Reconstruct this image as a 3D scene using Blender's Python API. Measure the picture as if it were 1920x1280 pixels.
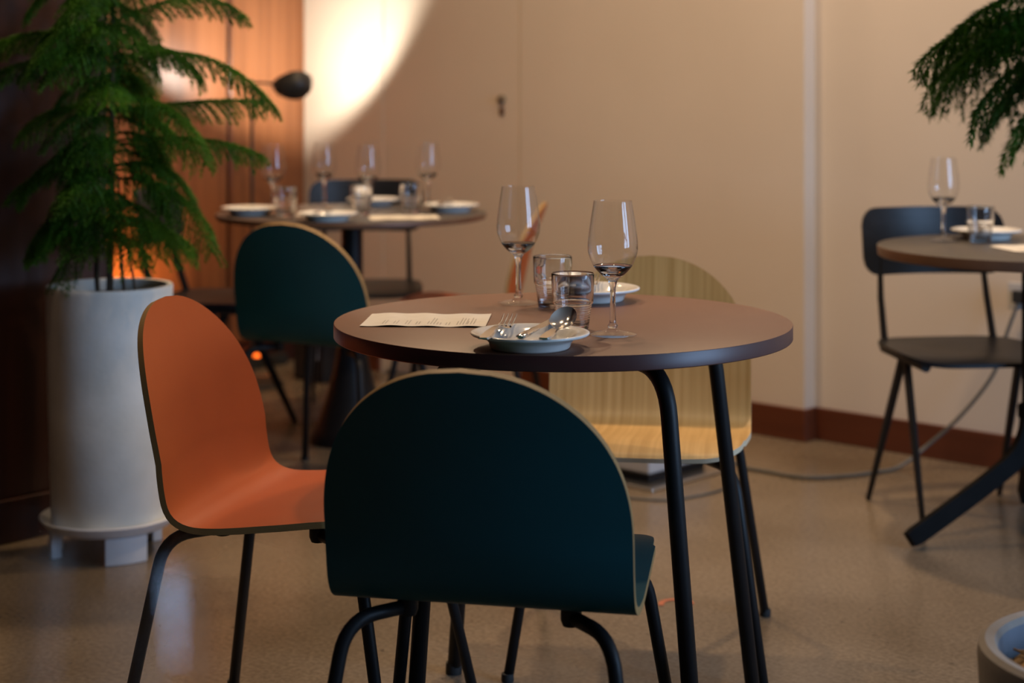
import bpy, math, random
from mathutils import Vector, Matrix, Quaternion

for o in list(bpy.data.objects):
    bpy.data.objects.remove(o, do_unlink=True)
scene = bpy.context.scene
COL = scene.collection
PI = math.pi
R = math.radians

# ------------------------------------------------------------------ camera
EYE = 1.143
cam_data = bpy.data.cameras.new('camera')
cam = bpy.data.objects.new('camera', cam_data)
COL.objects.link(cam)
cam.location = (0, 0, EYE)
cam.rotation_euler = (PI / 2, 0, 0)
cam_data.sensor_width = 36
cam_data.lens = 3165 / 1920 * 36
cam_data.shift_y = -475 / 1920
cam_data.clip_start = 0.02
cam_data.dof.use_dof = True
cam_data.dof.focus_distance = 2.72
cam_data.dof.aperture_fstop = 3.0
scene.camera = cam

# ------------------------------------------------------------------ colour management and world
scene.view_settings.view_transform = 'Standard'
scene.view_settings.look = 'None'
scene.view_settings.gamma = 1
scene.view_settings.use_curve_mapping = False
scene.view_settings.exposure = 0.0
world = bpy.data.worlds.new('world')
scene.world = world
world.use_nodes = True
bg = world.node_tree.nodes['Background']
bg.inputs[0].default_value = (0.62, 0.78, 1.0, 1)
bg.inputs[1].default_value = 0.5
scene.cycles.use_denoising = True
scene.cycles.caustics_reflective = False
scene.cycles.caustics_refractive = False
scene.cycles.sample_clamp_indirect = 4.0

# the room's own axes: x runs along the cream wall, y away from the viewer into it
CORNER = (-0.892, 7.15)
TURN = math.atan2(-0.677, 0.736)
CU, SU = math.cos(TURN), math.sin(TURN)


def room(s, t):
    return CORNER[0] + s * CU + t * SU, CORNER[1] + s * SU - t * CU


def light(name, kind, loc, energy, color, **kw):
    d = bpy.data.lights.new(name, kind)
    d.energy = energy
    d.color = color
    for k, v in kw.items():
        if k != 'aim':
            setattr(d, k, v)
    o = bpy.data.objects.new(name, d)
    COL.objects.link(o)
    o.location = loc
    if 'aim' in kw:
        a = Vector(kw['aim'])
        o.rotation_euler = a.to_track_quat('-Z', 'Y').to_euler()
    return o


WARM = (1.0, 0.70, 0.42)
COOL = (0.38, 0.62, 1.0)
ROOM_S, ROOM_T, ROOM_H = 7.2, 7.6, 3.0
# daylight in the window openings of the right-hand wall
for t0, t1 in ((0.5, 1.3), (1.5, 2.3)):
    wx, wy = room(ROOM_S - 0.03, (t0 + t1) / 2)
    light('daylight_window', 'AREA', (wx, wy, 1.55), 52, COOL, shape='RECTANGLE', size=t1 - t0, size_y=1.9,
          aim=(-CU, -SU, 0))
# warm ceiling spots
for sx, sy, e in ((-0.55, 4.75, 112), (0.95, 4.55, 112), (0.1, 3.5, 46), (-1.0, 3.4, 16), (2.2, 3.6, 22), (-0.4, 6.1, 36)):
    light('ceiling_spot', 'SPOT', (sx, sy, 2.85), e, WARM, spot_size=R(150), spot_blend=1.0, shadow_soft_size=0.05,
          aim=(0, 0, -1))

# ------------------------------------------------------------------ materials


def nodes_of(name):
    m = bpy.data.materials.new(name)
    m.use_nodes = True
    nt = m.node_tree
    return m, nt, nt.nodes['Principled BSDF']


def setp(b, **kw):
    names = {'color': 'Base Color', 'rough': 'Roughness', 'metal': 'Metallic', 'spec': 'Specular IOR Level',
             'coat': 'Coat Weight', 'coat_rough': 'Coat Roughness', 'trans': 'Transmission Weight', 'ior': 'IOR',
             'emit': 'Emission Color', 'emit_s': 'Emission Strength', 'sub': 'Subsurface Weight'}
    for k, v in kw.items():
        if k in ('color', 'emit'):
            v = (*v, 1)
        b.inputs[names[k]].default_value = v


def mottled(name, c1, c2, scale=6, rough=0.5, metal=0.0, detail=5, bump=0.0, bump_scale=None, stretch=(1, 1, 1),
            rough2=None, contrast=(0.35, 0.65), spec=0.5, coat=0.0):
    m, nt, b = nodes_of(name)
    setp(b, rough=rough, metal=metal, spec=spec, coat=coat)
    tc = nt.nodes.new('ShaderNodeTexCoord')
    mp = nt.nodes.new('ShaderNodeMapping')
    mp.inputs['Scale'].default_value = stretch
    nt.links.new(tc.outputs['Object'], mp.inputs['Vector'])
    n = nt.nodes.new('ShaderNodeTexNoise')
    n.inputs['Scale'].default_value = scale
    n.inputs['Detail'].default_value = detail
    nt.links.new(mp.outputs['Vector'], n.inputs['Vector'])
    cr = nt.nodes.new('ShaderNodeValToRGB')
    cr.color_ramp.elements[0].position = contrast[0]
    cr.color_ramp.elements[0].color = (*c1, 1)
    cr.color_ramp.elements[1].position = contrast[1]
    cr.color_ramp.elements[1].color = (*c2, 1)
    nt.links.new(n.outputs['Fac'], cr.inputs['Fac'])
    nt.links.new(cr.outputs['Color'], b.inputs['Base Color'])
    if rough2 is not None:
        mr = nt.nodes.new('ShaderNodeMapRange')
        mr.inputs['To Min'].default_value = rough
        mr.inputs['To Max'].default_value = rough2
        nt.links.new(n.outputs['Fac'], mr.inputs['Value'])
        nt.links.new(mr.outputs['Result'], b.inputs['Roughness'])
    if bump:
        n2 = nt.nodes.new('ShaderNodeTexNoise')
        n2.inputs['Scale'].default_value = bump_scale or scale * 12
        n2.inputs['Detail'].default_value = 4
        nt.links.new(mp.outputs['Vector'], n2.inputs['Vector'])
        bp = nt.nodes.new('ShaderNodeBump')
        bp.inputs['Strength'].default_value = bump
        bp.inputs['Distance'].default_value = 0.004
        nt.links.new(n2.outputs['Fac'], bp.inputs['Height'])
        nt.links.new(bp.outputs['Normal'], b.inputs['Normal'])
    return m


def wood(name, c1, c2, rough=0.4, stretch=(40, 40, 1.4), scale=1.0, coat=0.0, spec=0.5):
    return mottled(name, c1, c2, scale=scale, rough=rough, detail=6, bump=0.08, bump_scale=scale * 2.5, stretch=stretch,
                   contrast=(0.3, 0.7), coat=coat, spec=spec)


def glass_mat(name, tint=(0.99, 0.995, 0.995)):
    m, nt, b = nodes_of(name)
    setp(b, color=tint, rough=0.0, trans=1.0, ior=1.5)
    return m


def thin_glass_mat(name):
    """thin blown glass wall: clear, with mirror reflections growing towards grazing angles"""
    m, nt, b = nodes_of(name)
    nt.nodes.remove(b)
    lw = nt.nodes.new('ShaderNodeLayerWeight')
    lw.inputs['Blend'].default_value = 0.5
    pw = nt.nodes.new('ShaderNodeMath')
    pw.operation = 'POWER'
    pw.inputs[1].default_value = 4.0
    nt.links.new(lw.outputs['Facing'], pw.inputs[0])
    ma = nt.nodes.new('ShaderNodeMath')
    ma.operation = 'MULTIPLY_ADD'
    ma.inputs[1].default_value = 0.80
    ma.inputs[2].default_value = 0.035
    nt.links.new(pw.outputs[0], ma.inputs[0])
    tr = nt.nodes.new('ShaderNodeBsdfTransparent')
    tr.inputs[0].default_value = (1, 1, 1, 1)
    gl = nt.nodes.new('ShaderNodeBsdfGlossy')
    gl.inputs['Roughness'].default_value = 0.0
    mx = nt.nodes.new('ShaderNodeMixShader')
    nt.links.new(ma.outputs[0], mx.inputs[0])
    nt.links.new(tr.outputs[0], mx.inputs[1])
    nt.links.new(gl.outputs[0], mx.inputs[2])
    nt.links.new(mx.outputs[0], nt.nodes['Material Output'].inputs['Surface'])
    return m


def glow(name, color, strength):
    m, nt, b = nodes_of(name)
    setp(b, color=(0.02, 0.02, 0.02), emit=color, emit_s=strength)
    return m


def floor_mat():
    m, nt, b = nodes_of('polished_concrete')
    tc = nt.nodes.new('ShaderNodeTexCoord')
    n1 = nt.nodes.new('ShaderNodeTexNoise')
    n1.inputs['Scale'].default_value = 1.7
    n1.inputs['Detail'].default_value = 6
    n2 = nt.nodes.new('ShaderNodeTexNoise')
    n2.inputs['Scale'].default_value = 95
    n2.inputs['Detail'].default_value = 4
    n3 = nt.nodes.new('ShaderNodeTexNoise')
    n3.inputs['Scale'].default_value = 34
    n3.inputs['Detail'].default_value = 2
    for n in (n1, n2, n3):
        nt.links.new(tc.outputs['Object'], n.inputs['Vector'])
    r1 = nt.nodes.new('ShaderNodeValToRGB')
    r1.color_ramp.elements[0].position = 0.3
    r1.color_ramp.elements[0].color = (0.148, 0.108, 0.068, 1)
    r1.color_ramp.elements[1].position = 0.7
    r1.color_ramp.elements[1].color = (0.255, 0.198, 0.138, 1)
    nt.links.new(n1.outputs['Fac'], r1.inputs['Fac'])
    r2 = nt.nodes.new('ShaderNodeValToRGB')
    r2.color_ramp.elements[0].position = 0.35
    r2.color_ramp.elements[0].color = (0.74, 0.74, 0.74, 1)
    r2.color_ramp.elements[1].position = 0.65
    r2.color_ramp.elements[1].color = (1.08, 1.08, 1.08, 1)
    nt.links.new(n2.outputs['Fac'], r2.inputs['Fac'])
    r3 = nt.nodes.new('ShaderNodeValToRGB')
    r3.color_ramp.elements[0].position = 0.24
    r3.color_ramp.elements[0].color = (0.4, 0.4, 0.4, 1)
    r3.color_ramp.elements[1].position = 0.30
    r3.color_ramp.elements[1].color = (1, 1, 1, 1)
    nt.links.new(n3.outputs['Fac'], r3.inputs['Fac'])
    cur = r1.outputs['Color']
    for r_ in (r2, r3):
        mx = nt.nodes.new('ShaderNodeMix')
        mx.data_type = 'RGBA'
        mx.blend_type = 'MULTIPLY'
        mx.inputs['Factor'].default_value = 1
        nt.links.new(cur, mx.inputs['A'])
        nt.links.new(r_.outputs['Color'], mx.inputs['B'])
        cur = mx.outputs['Result']
    nt.links.new(cur, b.inputs['Base Color'])
    mr = nt.nodes.new('ShaderNodeMapRange')
    mr.inputs['To Min'].default_value = 0.17
    mr.inputs['To Max'].default_value = 0.33
    nt.links.new(n1.outputs['Fac'], mr.inputs['Value'])
    nt.links.new(mr.outputs['Result'], b.inputs['Roughness'])
    setp(b, spec=0.45)
    return m


def leaf_mat():
    m, nt, b = nodes_of('pine_needles')
    setp(b, rough=0.55, spec=0.3)
    at = nt.nodes.new('ShaderNodeObjectInfo')
    tc = nt.nodes.new('ShaderNodeTexCoord')
    n = nt.nodes.new('ShaderNodeTexNoise')
    n.inputs['Scale'].default_value = 14
    nt.links.new(tc.outputs['Object'], n.inputs['Vector'])
    ad = nt.nodes.new('ShaderNodeMath')
    ad.operation = 'MULTIPLY_ADD'
    ad.inputs[1].default_value = 0.35
    nt.links.new(at.outputs['Random'], ad.inputs[0])
    nt.links.new(n.outputs['Fac'], ad.inputs[2])
    cr = nt.nodes.new('ShaderNodeValToRGB')
    cr.color_ramp.elements[0].position = 0.35
    cr.color_ramp.elements[0].color = (0.022, 0.088, 0.007, 1)
    cr.color_ramp.elements[1].position = 0.95
    cr.color_ramp.elements[1].color = (0.105, 0.27, 0.018, 1)
    nt.links.new(ad.outputs[0], cr.inputs['Fac'])
    nt.links.new(cr.outputs['Color'], b.inputs['Base Color'])
    tl = nt.nodes.new('ShaderNodeBsdfTranslucent')
    nt.links.new(cr.outputs['Color'], tl.inputs['Color'])
    mx = nt.nodes.new('ShaderNodeMixShader')
    mx.inputs[0].default_value = 0.3
    nt.links.new(b.outputs[0], mx.inputs[1])
    nt.links.new(tl.outputs[0], mx.inputs[2])
    nt.links.new(mx.outputs[0], nt.nodes['Material Output'].inputs['Surface'])
    return m


def ply_mat(name, c1, c2):
    m, nt, b = nodes_of(name)
    setp(b, rough=0.55)
    at = nt.nodes.new('ShaderNodeUVMap')
    sp = nt.nodes.new('ShaderNodeSeparateXYZ')
    nt.links.new(at.outputs[0], sp.inputs[0])
    w = nt.nodes.new('ShaderNodeMath')
    w.operation = 'MULTIPLY'
    w.inputs[1].default_value = 31.4
    nt.links.new(sp.outputs['Y'], w.inputs[0])
    sn = nt.nodes.new('ShaderNodeMath')
    sn.operation = 'SINE'
    nt.links.new(w.outputs[0], sn.inputs[0])
    mr = nt.nodes.new('ShaderNodeMapRange')
    mr.inputs['From Min'].default_value = -1
    nt.links.new(sn.outputs[0], mr.inputs['Value'])
    cr = nt.nodes.new('ShaderNodeValToRGB')
    cr.color_ramp.elements[0].color = (*c1, 1)
    cr.color_ramp.elements[1].color = (*c2, 1)
    nt.links.new(mr.outputs[0], cr.inputs['Fac'])
    nt.links.new(cr.outputs['Color'], b.inputs['Base Color'])
    return m


M = {}
M['cream'] = mottled('cream_paint', (0.62, 0.52, 0.41), (0.66, 0.56, 0.45), scale=1.2, rough=0.75, bump=0.05, bump_scale=60)
M['ceiling'] = mottled('ceiling_paint', (0.5, 0.46, 0.4), (0.55, 0.5, 0.44), scale=1.0, rough=0.9)
M['floor'] = floor_mat()
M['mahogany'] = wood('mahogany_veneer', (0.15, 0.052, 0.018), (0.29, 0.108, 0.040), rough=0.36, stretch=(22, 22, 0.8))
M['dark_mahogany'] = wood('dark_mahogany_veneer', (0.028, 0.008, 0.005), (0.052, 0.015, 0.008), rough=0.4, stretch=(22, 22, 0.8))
M['skirting'] = wood('skirting_wood', (0.085, 0.020, 0.007), (0.12, 0.030, 0.010), rough=0.42, stretch=(1.5, 30, 30))
M['gap'] = mottled('shadow_gap', (0.03, 0.015, 0.01), (0.05, 0.025, 0.016), scale=5, rough=0.8)
M['oxblood'] = mottled('brown_laminate', (0.155, 0.064, 0.036), (0.170, 0.072, 0.042), scale=9, rough=0.42, bump=0.03, bump_scale=500, rough2=0.5)
M['oxblood_edge'] = mottled('brown_edge_band', (0.075, 0.026, 0.024), (0.085, 0.030, 0.027), scale=9, rough=0.36)
M['grey_top'] = mottled('grey_linoleum', (0.060, 0.053, 0.047), (0.072, 0.064, 0.057), scale=7, rough=0.36)
M['brown_edge'] = mottled('walnut_edge_band', (0.11, 0.055, 0.03), (0.14, 0.07, 0.038), scale=12, rough=0.45)
M['black_metal'] = mottled('black_powder_coat', (0.009, 0.009, 0.010), (0.012, 0.012, 0.013), scale=20, rough=0.46, bump=0.04, bump_scale=400, spec=0.25)
M['black_wood'] = mottled('black_stained_wood', (0.008, 0.009, 0.011), (0.014, 0.015, 0.018), scale=2, rough=0.38, stretch=(2, 30, 30), detail=6, spec=0.3)
M['matt_black'] = mottled('matt_black_steel', (0.006, 0.006, 0.006), (0.008, 0.008, 0.008), scale=20, rough=0.75, spec=0.1)
M['rubber'] = mottled('black_rubber', (0.015, 0.015, 0.015), (0.02, 0.02, 0.02), scale=30, rough=0.7)
M['teal'] = mottled('teal_laminate', (0.002, 0.064, 0.080), (0.0025, 0.072, 0.090), scale=5, rough=0.5, bump=0.03, bump_scale=600, spec=0.3)
M['orange'] = mottled('rust_laminate', (0.44, 0.072, 0.007), (0.48, 0.081, 0.009), scale=5, rough=0.45, bump=0.03, bump_scale=600, spec=0.32)
M['oak'] = wood('oak_veneer', (0.47, 0.27, 0.08), (0.64, 0.40, 0.145), rough=0.5, stretch=(95, 1.8, 1.8))
M['ply'] = ply_mat('plywood_edge', (0.26, 0.15, 0.05), (0.42, 0.265, 0.105))
M['ply_pale'] = ply_mat('pale_plywood_edge', (0.62, 0.50, 0.33), (0.72, 0.60, 0.42))
M['glass'] = glass_mat('clear_glass')
M['thin_glass'] = thin_glass_mat('thin_clear_glass')
M['porcelain'] = mottled('white_porcelain', (0.78, 0.76, 0.71), (0.82, 0.80, 0.75), scale=6, rough=0.12)
M['steel'] = mottled('polished_cutlery_steel', (0.72, 0.69, 0.65), (0.78, 0.75, 0.71), scale=20, rough=0.14, metal=1.0)
M['sheet_steel'] = mottled('brushed_sheet_steel', (0.62, 0.60, 0.57), (0.70, 0.68, 0.65), scale=30, rough=0.28, metal=1.0, stretch=(1, 12, 1))
M['grey_plastic'] = mottled('pale_grey_plastic', (0.50, 0.48, 0.46), (0.54, 0.52, 0.5), scale=5, rough=0.45)
M['paper'] = mottled('cream_paper', (0.78, 0.72, 0.62), (0.82, 0.76, 0.66), scale=40, rough=0.8)
M['ink'] = mottled('grey_print', (0.45, 0.41, 0.36), (0.5, 0.45, 0.4), scale=40, rough=0.9)
M['pot'] = mottled('white_fibre_concrete', (0.74, 0.73, 0.66), (0.87, 0.86, 0.80), scale=7, rough=0.7, bump=0.15, bump_scale=90, detail=8)
M['grey_pot'] = mottled('grey_concrete_pot', (0.23, 0.20, 0.17), (0.28, 0.245, 0.21), scale=9, rough=0.75, bump=0.12, bump_scale=110)
M['pot_inside'] = mottled('blue_grey_pot_inside', (0.12, 0.15, 0.19), (0.15, 0.18, 0.22), scale=8, rough=0.7)
M['white_plastic'] = mottled('white_plastic', (0.66, 0.68, 0.72), (0.7, 0.72, 0.76), scale=6, rough=0.4)
M['soil'] = mottled('potting_soil', (0.02, 0.014, 0.01), (0.06, 0.045, 0.03), scale=60, rough=0.95, bump=0.6, bump_scale=120)
M['straw'] = mottled('straw_mulch', (0.20, 0.10, 0.025), (0.42, 0.24, 0.07), scale=40, rough=0.85, bump=0.5, bump_scale=90)
M['bark'] = mottled('brown_bark', (0.06, 0.04, 0.025), (0.13, 0.09, 0.055), scale=30, rough=0.9, bump=0.5, stretch=(1, 1, 0.3))
M['needles'] = leaf_mat()
M['lamp_black'] = mottled('matt_black_lacquer', (0.018, 0.016, 0.012), (0.024, 0.021, 0.016), scale=12, rough=0.5)
M['lamp_white'] = mottled('white_shade_lining', (0.8, 0.78, 0.72), (0.82, 0.8, 0.75), scale=12, rough=0.5)
M['bulb'] = glow('warm_bulb', (1.0, 0.72, 0.42), 40)
M['neon'] = glow('orange_switch_light', (1.0, 0.14, 0.012), 3.0)
M['cable'] = mottled('grey_cable', (0.09, 0.085, 0.07), (0.12, 0.11, 0.09), scale=20, rough=0.6)
M['orange_paint'] = mottled('orange_marking_paint', (0.62, 0.17, 0.07), (0.45, 0.16, 0.09), scale=60, rough=0.8)
M['lock'] = mottled('dull_brass', (0.20, 0.16, 0.10), (0.26, 0.21, 0.14), scale=20, rough=0.4, metal=0.8)
M['black_fabric'] = mottled('black_fabric', (0.012, 0.011, 0.011), (0.022, 0.02, 0.02), scale=40, rough=0.9)

# ------------------------------------------------------------------ mesh helpers


class MB:
    def __init__(self):
        self.v, self.f, self.uv = [], [], {}

    def box(self, x0, x1, y0, y1, z0, z1):
        b = len(self.v)
        self.v += [(x0, y0, z0), (x1, y0, z0), (x1, y1, z0), (x0, y1, z0), (x0, y0, z1), (x1, y0, z1), (x1, y1, z1), (x0, y1, z1)]
        self.f += [tuple(b + i for i in q) for q in ((0, 3, 2, 1), (4, 5, 6, 7), (0, 1, 5, 4), (1, 2, 6, 5), (2, 3, 7, 6), (3, 0, 4, 7))]
        return self

    def lathe(self, prof, n=32, cap0=False, cap1=False, off=(0, 0, 0)):
        rings = []
        for r, z in prof:
            b = len(self.v)
            if r < 1e-6:
                self.v.append((off[0], off[1], off[2] + z))
                rings.append([b])
            else:
                for i in range(n):
                    a = 2 * PI * i / n
                    self.v.append((off[0] + r * math.cos(a), off[1] + r * math.sin(a), off[2] + z))
                rings.append(list(range(b, b + n)))
        for p, q in zip(rings, rings[1:]):
            if len(p) == 1 and len(q) == 1:
                continue
            for i in range(n):
                j = (i + 1) % n
                if len(p) == 1:
                    self.f.append((p[0], q[j], q[i]))
                elif len(q) == 1:
                    self.f.append((p[i], p[j], q[0]))
                else:
                    self.f.append((p[i], p[j], q[j], q[i]))
        if cap0 and len(rings[0]) > 1:
            self.f.append(tuple(reversed(rings[0])))
        if cap1 and len(rings[-1]) > 1:
            self.f.append(tuple(rings[-1]))
        return self

    def tube(self, pts, rad, n=10, caps=True, flat=None):
        pts = [Vector(p) for p in pts]
        rads = rad if isinstance(rad, (list, tuple)) else [rad] * len(pts)
        rings = []
        prev = None
        for i, p in enumerate(pts):
            t = (pts[min(i + 1, len(pts) - 1)] - pts[max(i - 1, 0)]).normalized()
            if prev is None:
                ref = Vector((0, 0, 1)) if abs(t.z) < 0.9 else Vector((1, 0, 0))
                nrm = (ref - t * ref.dot(t)).normalized()
            else:
                nrm = (prev - t * prev.dot(t)).normalized()
            prev = nrm
            bn = t.cross(nrm)
            b = len(self.v)
            for k in range(n):
                a = 2 * PI * k / n + (PI / n if n == 4 else 0)
                ca, sa = math.cos(a), math.sin(a)
                if flat:
                    ca, sa = ca * flat[0], sa * flat[1]
                self.v.append(tuple(p + nrm * ca * rads[i] + bn * sa * rads[i]))
            rings.append(list(range(b, b + n)))
        for p, q in zip(rings, rings[1:]):
            for i in range(n):
                j = (i + 1) % n
                self.f.append((p[i], p[j], q[j], q[i]))
        if caps:
            self.f.append(tuple(reversed(rings[0])))
            self.f.append(tuple(rings[-1]))
        return self

    def build(self, name, mat, parent=None, smooth=True, bevel=0.0, auto=True):
        me = bpy.data.meshes.new(name)
        me.from_pydata(self.v, [], self.f)
        me.materials.append(M[mat])
        if self.uv:
            ul = me.uv_layers.new(name='UVMap')
            for lp in me.loops:
                ul.data[lp.index].uv = self.uv.get(lp.vertex_index, (0, 0))
        me.update()
        if smooth:
            me.polygons.foreach_set('use_smooth', [True] * len(me.polygons))
            if auto:
                me.set_sharp_from_angle(angle=R(38))
        o = bpy.data.objects.new(name, me)
        COL.objects.link(o)
        if parent is not None:
            o.parent = parent
        if bevel:
            bm_ = o.modifiers.new('bevel', 'BEVEL')
            bm_.width = bevel
            bm_.segments = 2
            bm_.limit_method = 'ANGLE'
        return o


def curve_pts(ctrl, n=8):
    """Catmull-Rom through control points"""
    c = [Vector(p) for p in ctrl]
    c = [c[0] * 2 - c[1]] + c + [c[-1] * 2 - c[-2]]
    out = []
    for i in range(1, len(c) - 2):
        for k in range(n):
            t = k / n
            p0, p1, p2, p3 = c[i - 1], c[i], c[i + 1], c[i + 2]
            out.append(0.5 * ((2 * p1) + (p2 - p0) * t + (2 * p0 - 5 * p1 + 4 * p2 - p3) * t * t + (3 * p1 - p0 - 3 * p2 + p3) * t ** 3))
    out.append(c[-2])
    return out


def fillet(pts, rad, n=6):
    """polyline with rounded inner corners"""
    pts = [Vector(p) for p in pts]
    out = [pts[0]]
    for a, b, c in zip(pts, pts[1:], pts[2:]):
        d0, d1 = (a - b).normalized(), (c - b).normalized()
        r = min(rad, (a - b).length * 0.48, (c - b).length * 0.48)
        p0, p1 = b + d0 * r, b + d1 * r
        for k in range(n + 1):
            t = k / n
            out.append(p0 * (1 - t) ** 2 + b * 2 * t * (1 - t) + p1 * t * t)
    out.append(pts[-1])
    return out


def tag(o, label=None, cat=None, group=None, kind=None):
    if label:
        o['label'] = label
    if cat:
        o['category'] = cat
    if group:
        o['group'] = group
    if kind:
        o['kind'] = kind
    return o


def thing(name, loc=(0, 0, 0), rz=0.0, label=None, cat=None, group=None):
    o = bpy.data.objects.new(name, None)
    o.empty_display_size = 0.1
    COL.objects.link(o)
    o.location = loc
    o.rotation_euler = (0, 0, rz)
    return tag(o, label, cat, group)


def copy_tree(o, parent=None):
    c = o.copy()
    COL.objects.link(c)
    c.parent = parent
    for ch in o.children:
        copy_tree(ch, c)
    return c


def place(root, loc, rz, label=None, group=None):
    root.location = loc
    root.rotation_euler = (0, 0, rz)
    if label:
        root['label'] = label
    if group:
        root['group'] = group
    return root


def struct(name, mb, mat, parent=None, smooth=False, bevel=0.0, inroom=True):
    o = mb.build(name, mat, parent, smooth=smooth, bevel=bevel)
    if parent is None:
        o['kind'] = 'structure'
        if inroom:
            o.location = (CORNER[0], CORNER[1], 0)
            o.rotation_euler = (0, 0, TURN)
    return o


# ------------------------------------------------------------------ the room (x = along cream wall, y = -distance from it)
STEP_S, STEP_T = 2.496, 0.063
DOOR0, DOOR1, DOOR_H = 0.505, 1.254, 2.15
struct('floor', MB().box(-0.2, ROOM_S + 0.2, -ROOM_T - 0.2, 0.3, -0.1, 0), 'floor')
struct('ceiling', MB().box(-0.2, ROOM_S + 0.2, -ROOM_T - 0.2, 0.3, ROOM_H, ROOM_H + 0.1), 'ceiling')
wb = MB()
wb.box(-0.15, DOOR0, 0, 0.25, 0, ROOM_H).box(DOOR1, STEP_S, 0, 0.25, 0, ROOM_H).box(DOOR0, DOOR1, 0, 0.25, DOOR_H, ROOM_H)
struct('wall_back', wb, 'cream')
struct('wall_back_right', MB().box(STEP_S, ROOM_S + 0.15, STEP_T, 0.25, 0, ROOM_H), 'cream')
door = struct('door_1', MB().box(DOOR0 + 0.002, DOOR1 - 0.004, 0.002, 0.05, 0.008, DOOR_H - 0.006), 'cream', bevel=0.002)
tag(door, 'flush cream painted door level with the wall')
dk = MB().lathe([(0, 0), (0.016, 0), (0.016, 0.012), (0.012, 0.02), (0, 0.022)], 20)
lk = dk.build('door_lock', 'lock', door)
lk.location = (1.16, 0.006, 1.10)
lk.rotation_euler = (R(90), 0, 0)
kh = MB().box(-0.012, 0.012, -0.006, 0.002, -0.016, 0.016).build('key_plate', 'brown_edge', door, bevel=0.003)
kh.location = (1.158, 0.004, 1.055)
struct('baseboard_back', MB().box(DOOR1 + 0.01, STEP_S + 0.012, -0.014, 0, 0, 0.105).box(STEP_S, STEP_S + 0.012, 0, STEP_T, 0, 0.105), 'skirting', bevel=0.003)
struct('baseboard_back_right', MB().box(STEP_S + 0.012, ROOM_S, STEP_T - 0.014, STEP_T, 0, 0.105), 'skirting', bevel=0.003)
struct('baseboard_back_left', MB().box(0.03, DOOR0 - 0.01, -0.014, 0, 0, 0.105), 'skirting', bevel=0.003)
# far wood panelled wall at the left end of the cream wall
wl = struct('wall_left', MB().box(-0.15, 0.0, -2.4, 0.0, 0, ROOM_H), 'gap')
t0 = 0.0
for wdt in (0.392, 0.60, 0.60, 0.46):
    struct('panel', MB().box(0.0, 0.022, -(t0 + wdt), -t0 - 0.002, 0.11, ROOM_H), 'mahogany', wl, bevel=0.003)
    struct('plinth_board', MB().box(0.0, 0.012, -(t0 + wdt), -t0 - 0.002, 0.0, 0.10), 'dark_mahogany', wl, bevel=0.002)
    t0 += wdt + 0.018
# near dark panelled volume behind the white pot
NS, NT = 1.69, 2.10
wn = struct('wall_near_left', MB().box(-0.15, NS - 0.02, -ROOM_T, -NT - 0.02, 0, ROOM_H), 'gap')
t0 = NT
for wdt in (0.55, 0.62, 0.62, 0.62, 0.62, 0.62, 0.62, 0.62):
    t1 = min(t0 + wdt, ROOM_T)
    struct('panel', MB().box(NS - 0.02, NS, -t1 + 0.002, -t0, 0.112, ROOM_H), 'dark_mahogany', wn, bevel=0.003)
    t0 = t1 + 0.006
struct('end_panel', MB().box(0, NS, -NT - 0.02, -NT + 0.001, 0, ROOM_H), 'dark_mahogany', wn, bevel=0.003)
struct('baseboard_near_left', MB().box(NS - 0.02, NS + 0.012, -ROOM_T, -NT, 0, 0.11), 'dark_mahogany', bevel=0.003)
# window wall on the right and the wall behind the viewer
wr = MB().box(ROOM_S, ROOM_S + 0.15, -ROOM_T, 0.25, 0, 0.58).box(ROOM_S, ROOM_S + 0.15, -ROOM_T, 0.25, 2.52, ROOM_H)
for a, b in ((-0.25, 0.48), (1.32, 1.48), (2.32, ROOM_T)):
    wr.box(ROOM_S, ROOM_S + 0.15, -b, -a, 0.58, 2.52)
struct('wall_right', wr, 'cream')
struct('wall_front', MB().box(-0.15, ROOM_S + 0.15, -ROOM_T - 0.15, -ROOM_T, 0, ROOM_H), 'dark_mahogany')

fl_mark = MB()
pts = [(-0.035, -0.022), (-0.03, 0.004), (-0.012, 0.018), (0.012, 0.02), (0.03, 0.008), (0.034, -0.012)]
fl_mark.tube([(x, y, 0.0) for x, y in curve_pts([(a, b, 0) for a, b in pts], 4) and [(p.x, p.y) for p in curve_pts([(a, b, 0) for a, b in pts], 4)]], 0.007, n=6, flat=(0.12, 1))
mk = fl_mark.build('paint_mark', 'orange_paint', bpy.data.objects['floor'])
fm = Matrix.Translation((CORNER[0], CORNER[1], 0)) @ Matrix.Rotation(TURN, 4, 'Z')
mk.matrix_parent_inverse = fm.inverted()
mk.location = (0.364, 3.75, 0.0012)
tag(mk, 'small orange painted mark')

# ------------------------------------------------------------------ shell chairs
CH_TH = 0.011
PROFILE = curve_pts([(0.225, 0.430), (0.205, 0.438), (0.13, 0.444), (0.03, 0.434), (-0.07, 0.425), (-0.125, 0.428), (-0.163, 0.451),
                     (-0.186, 0.505), (-0.199, 0.56), (-0.214, 0.62), (-0.233, 0.68), (-0.254, 0.735), (-0.268, 0.773)], 7)


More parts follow.
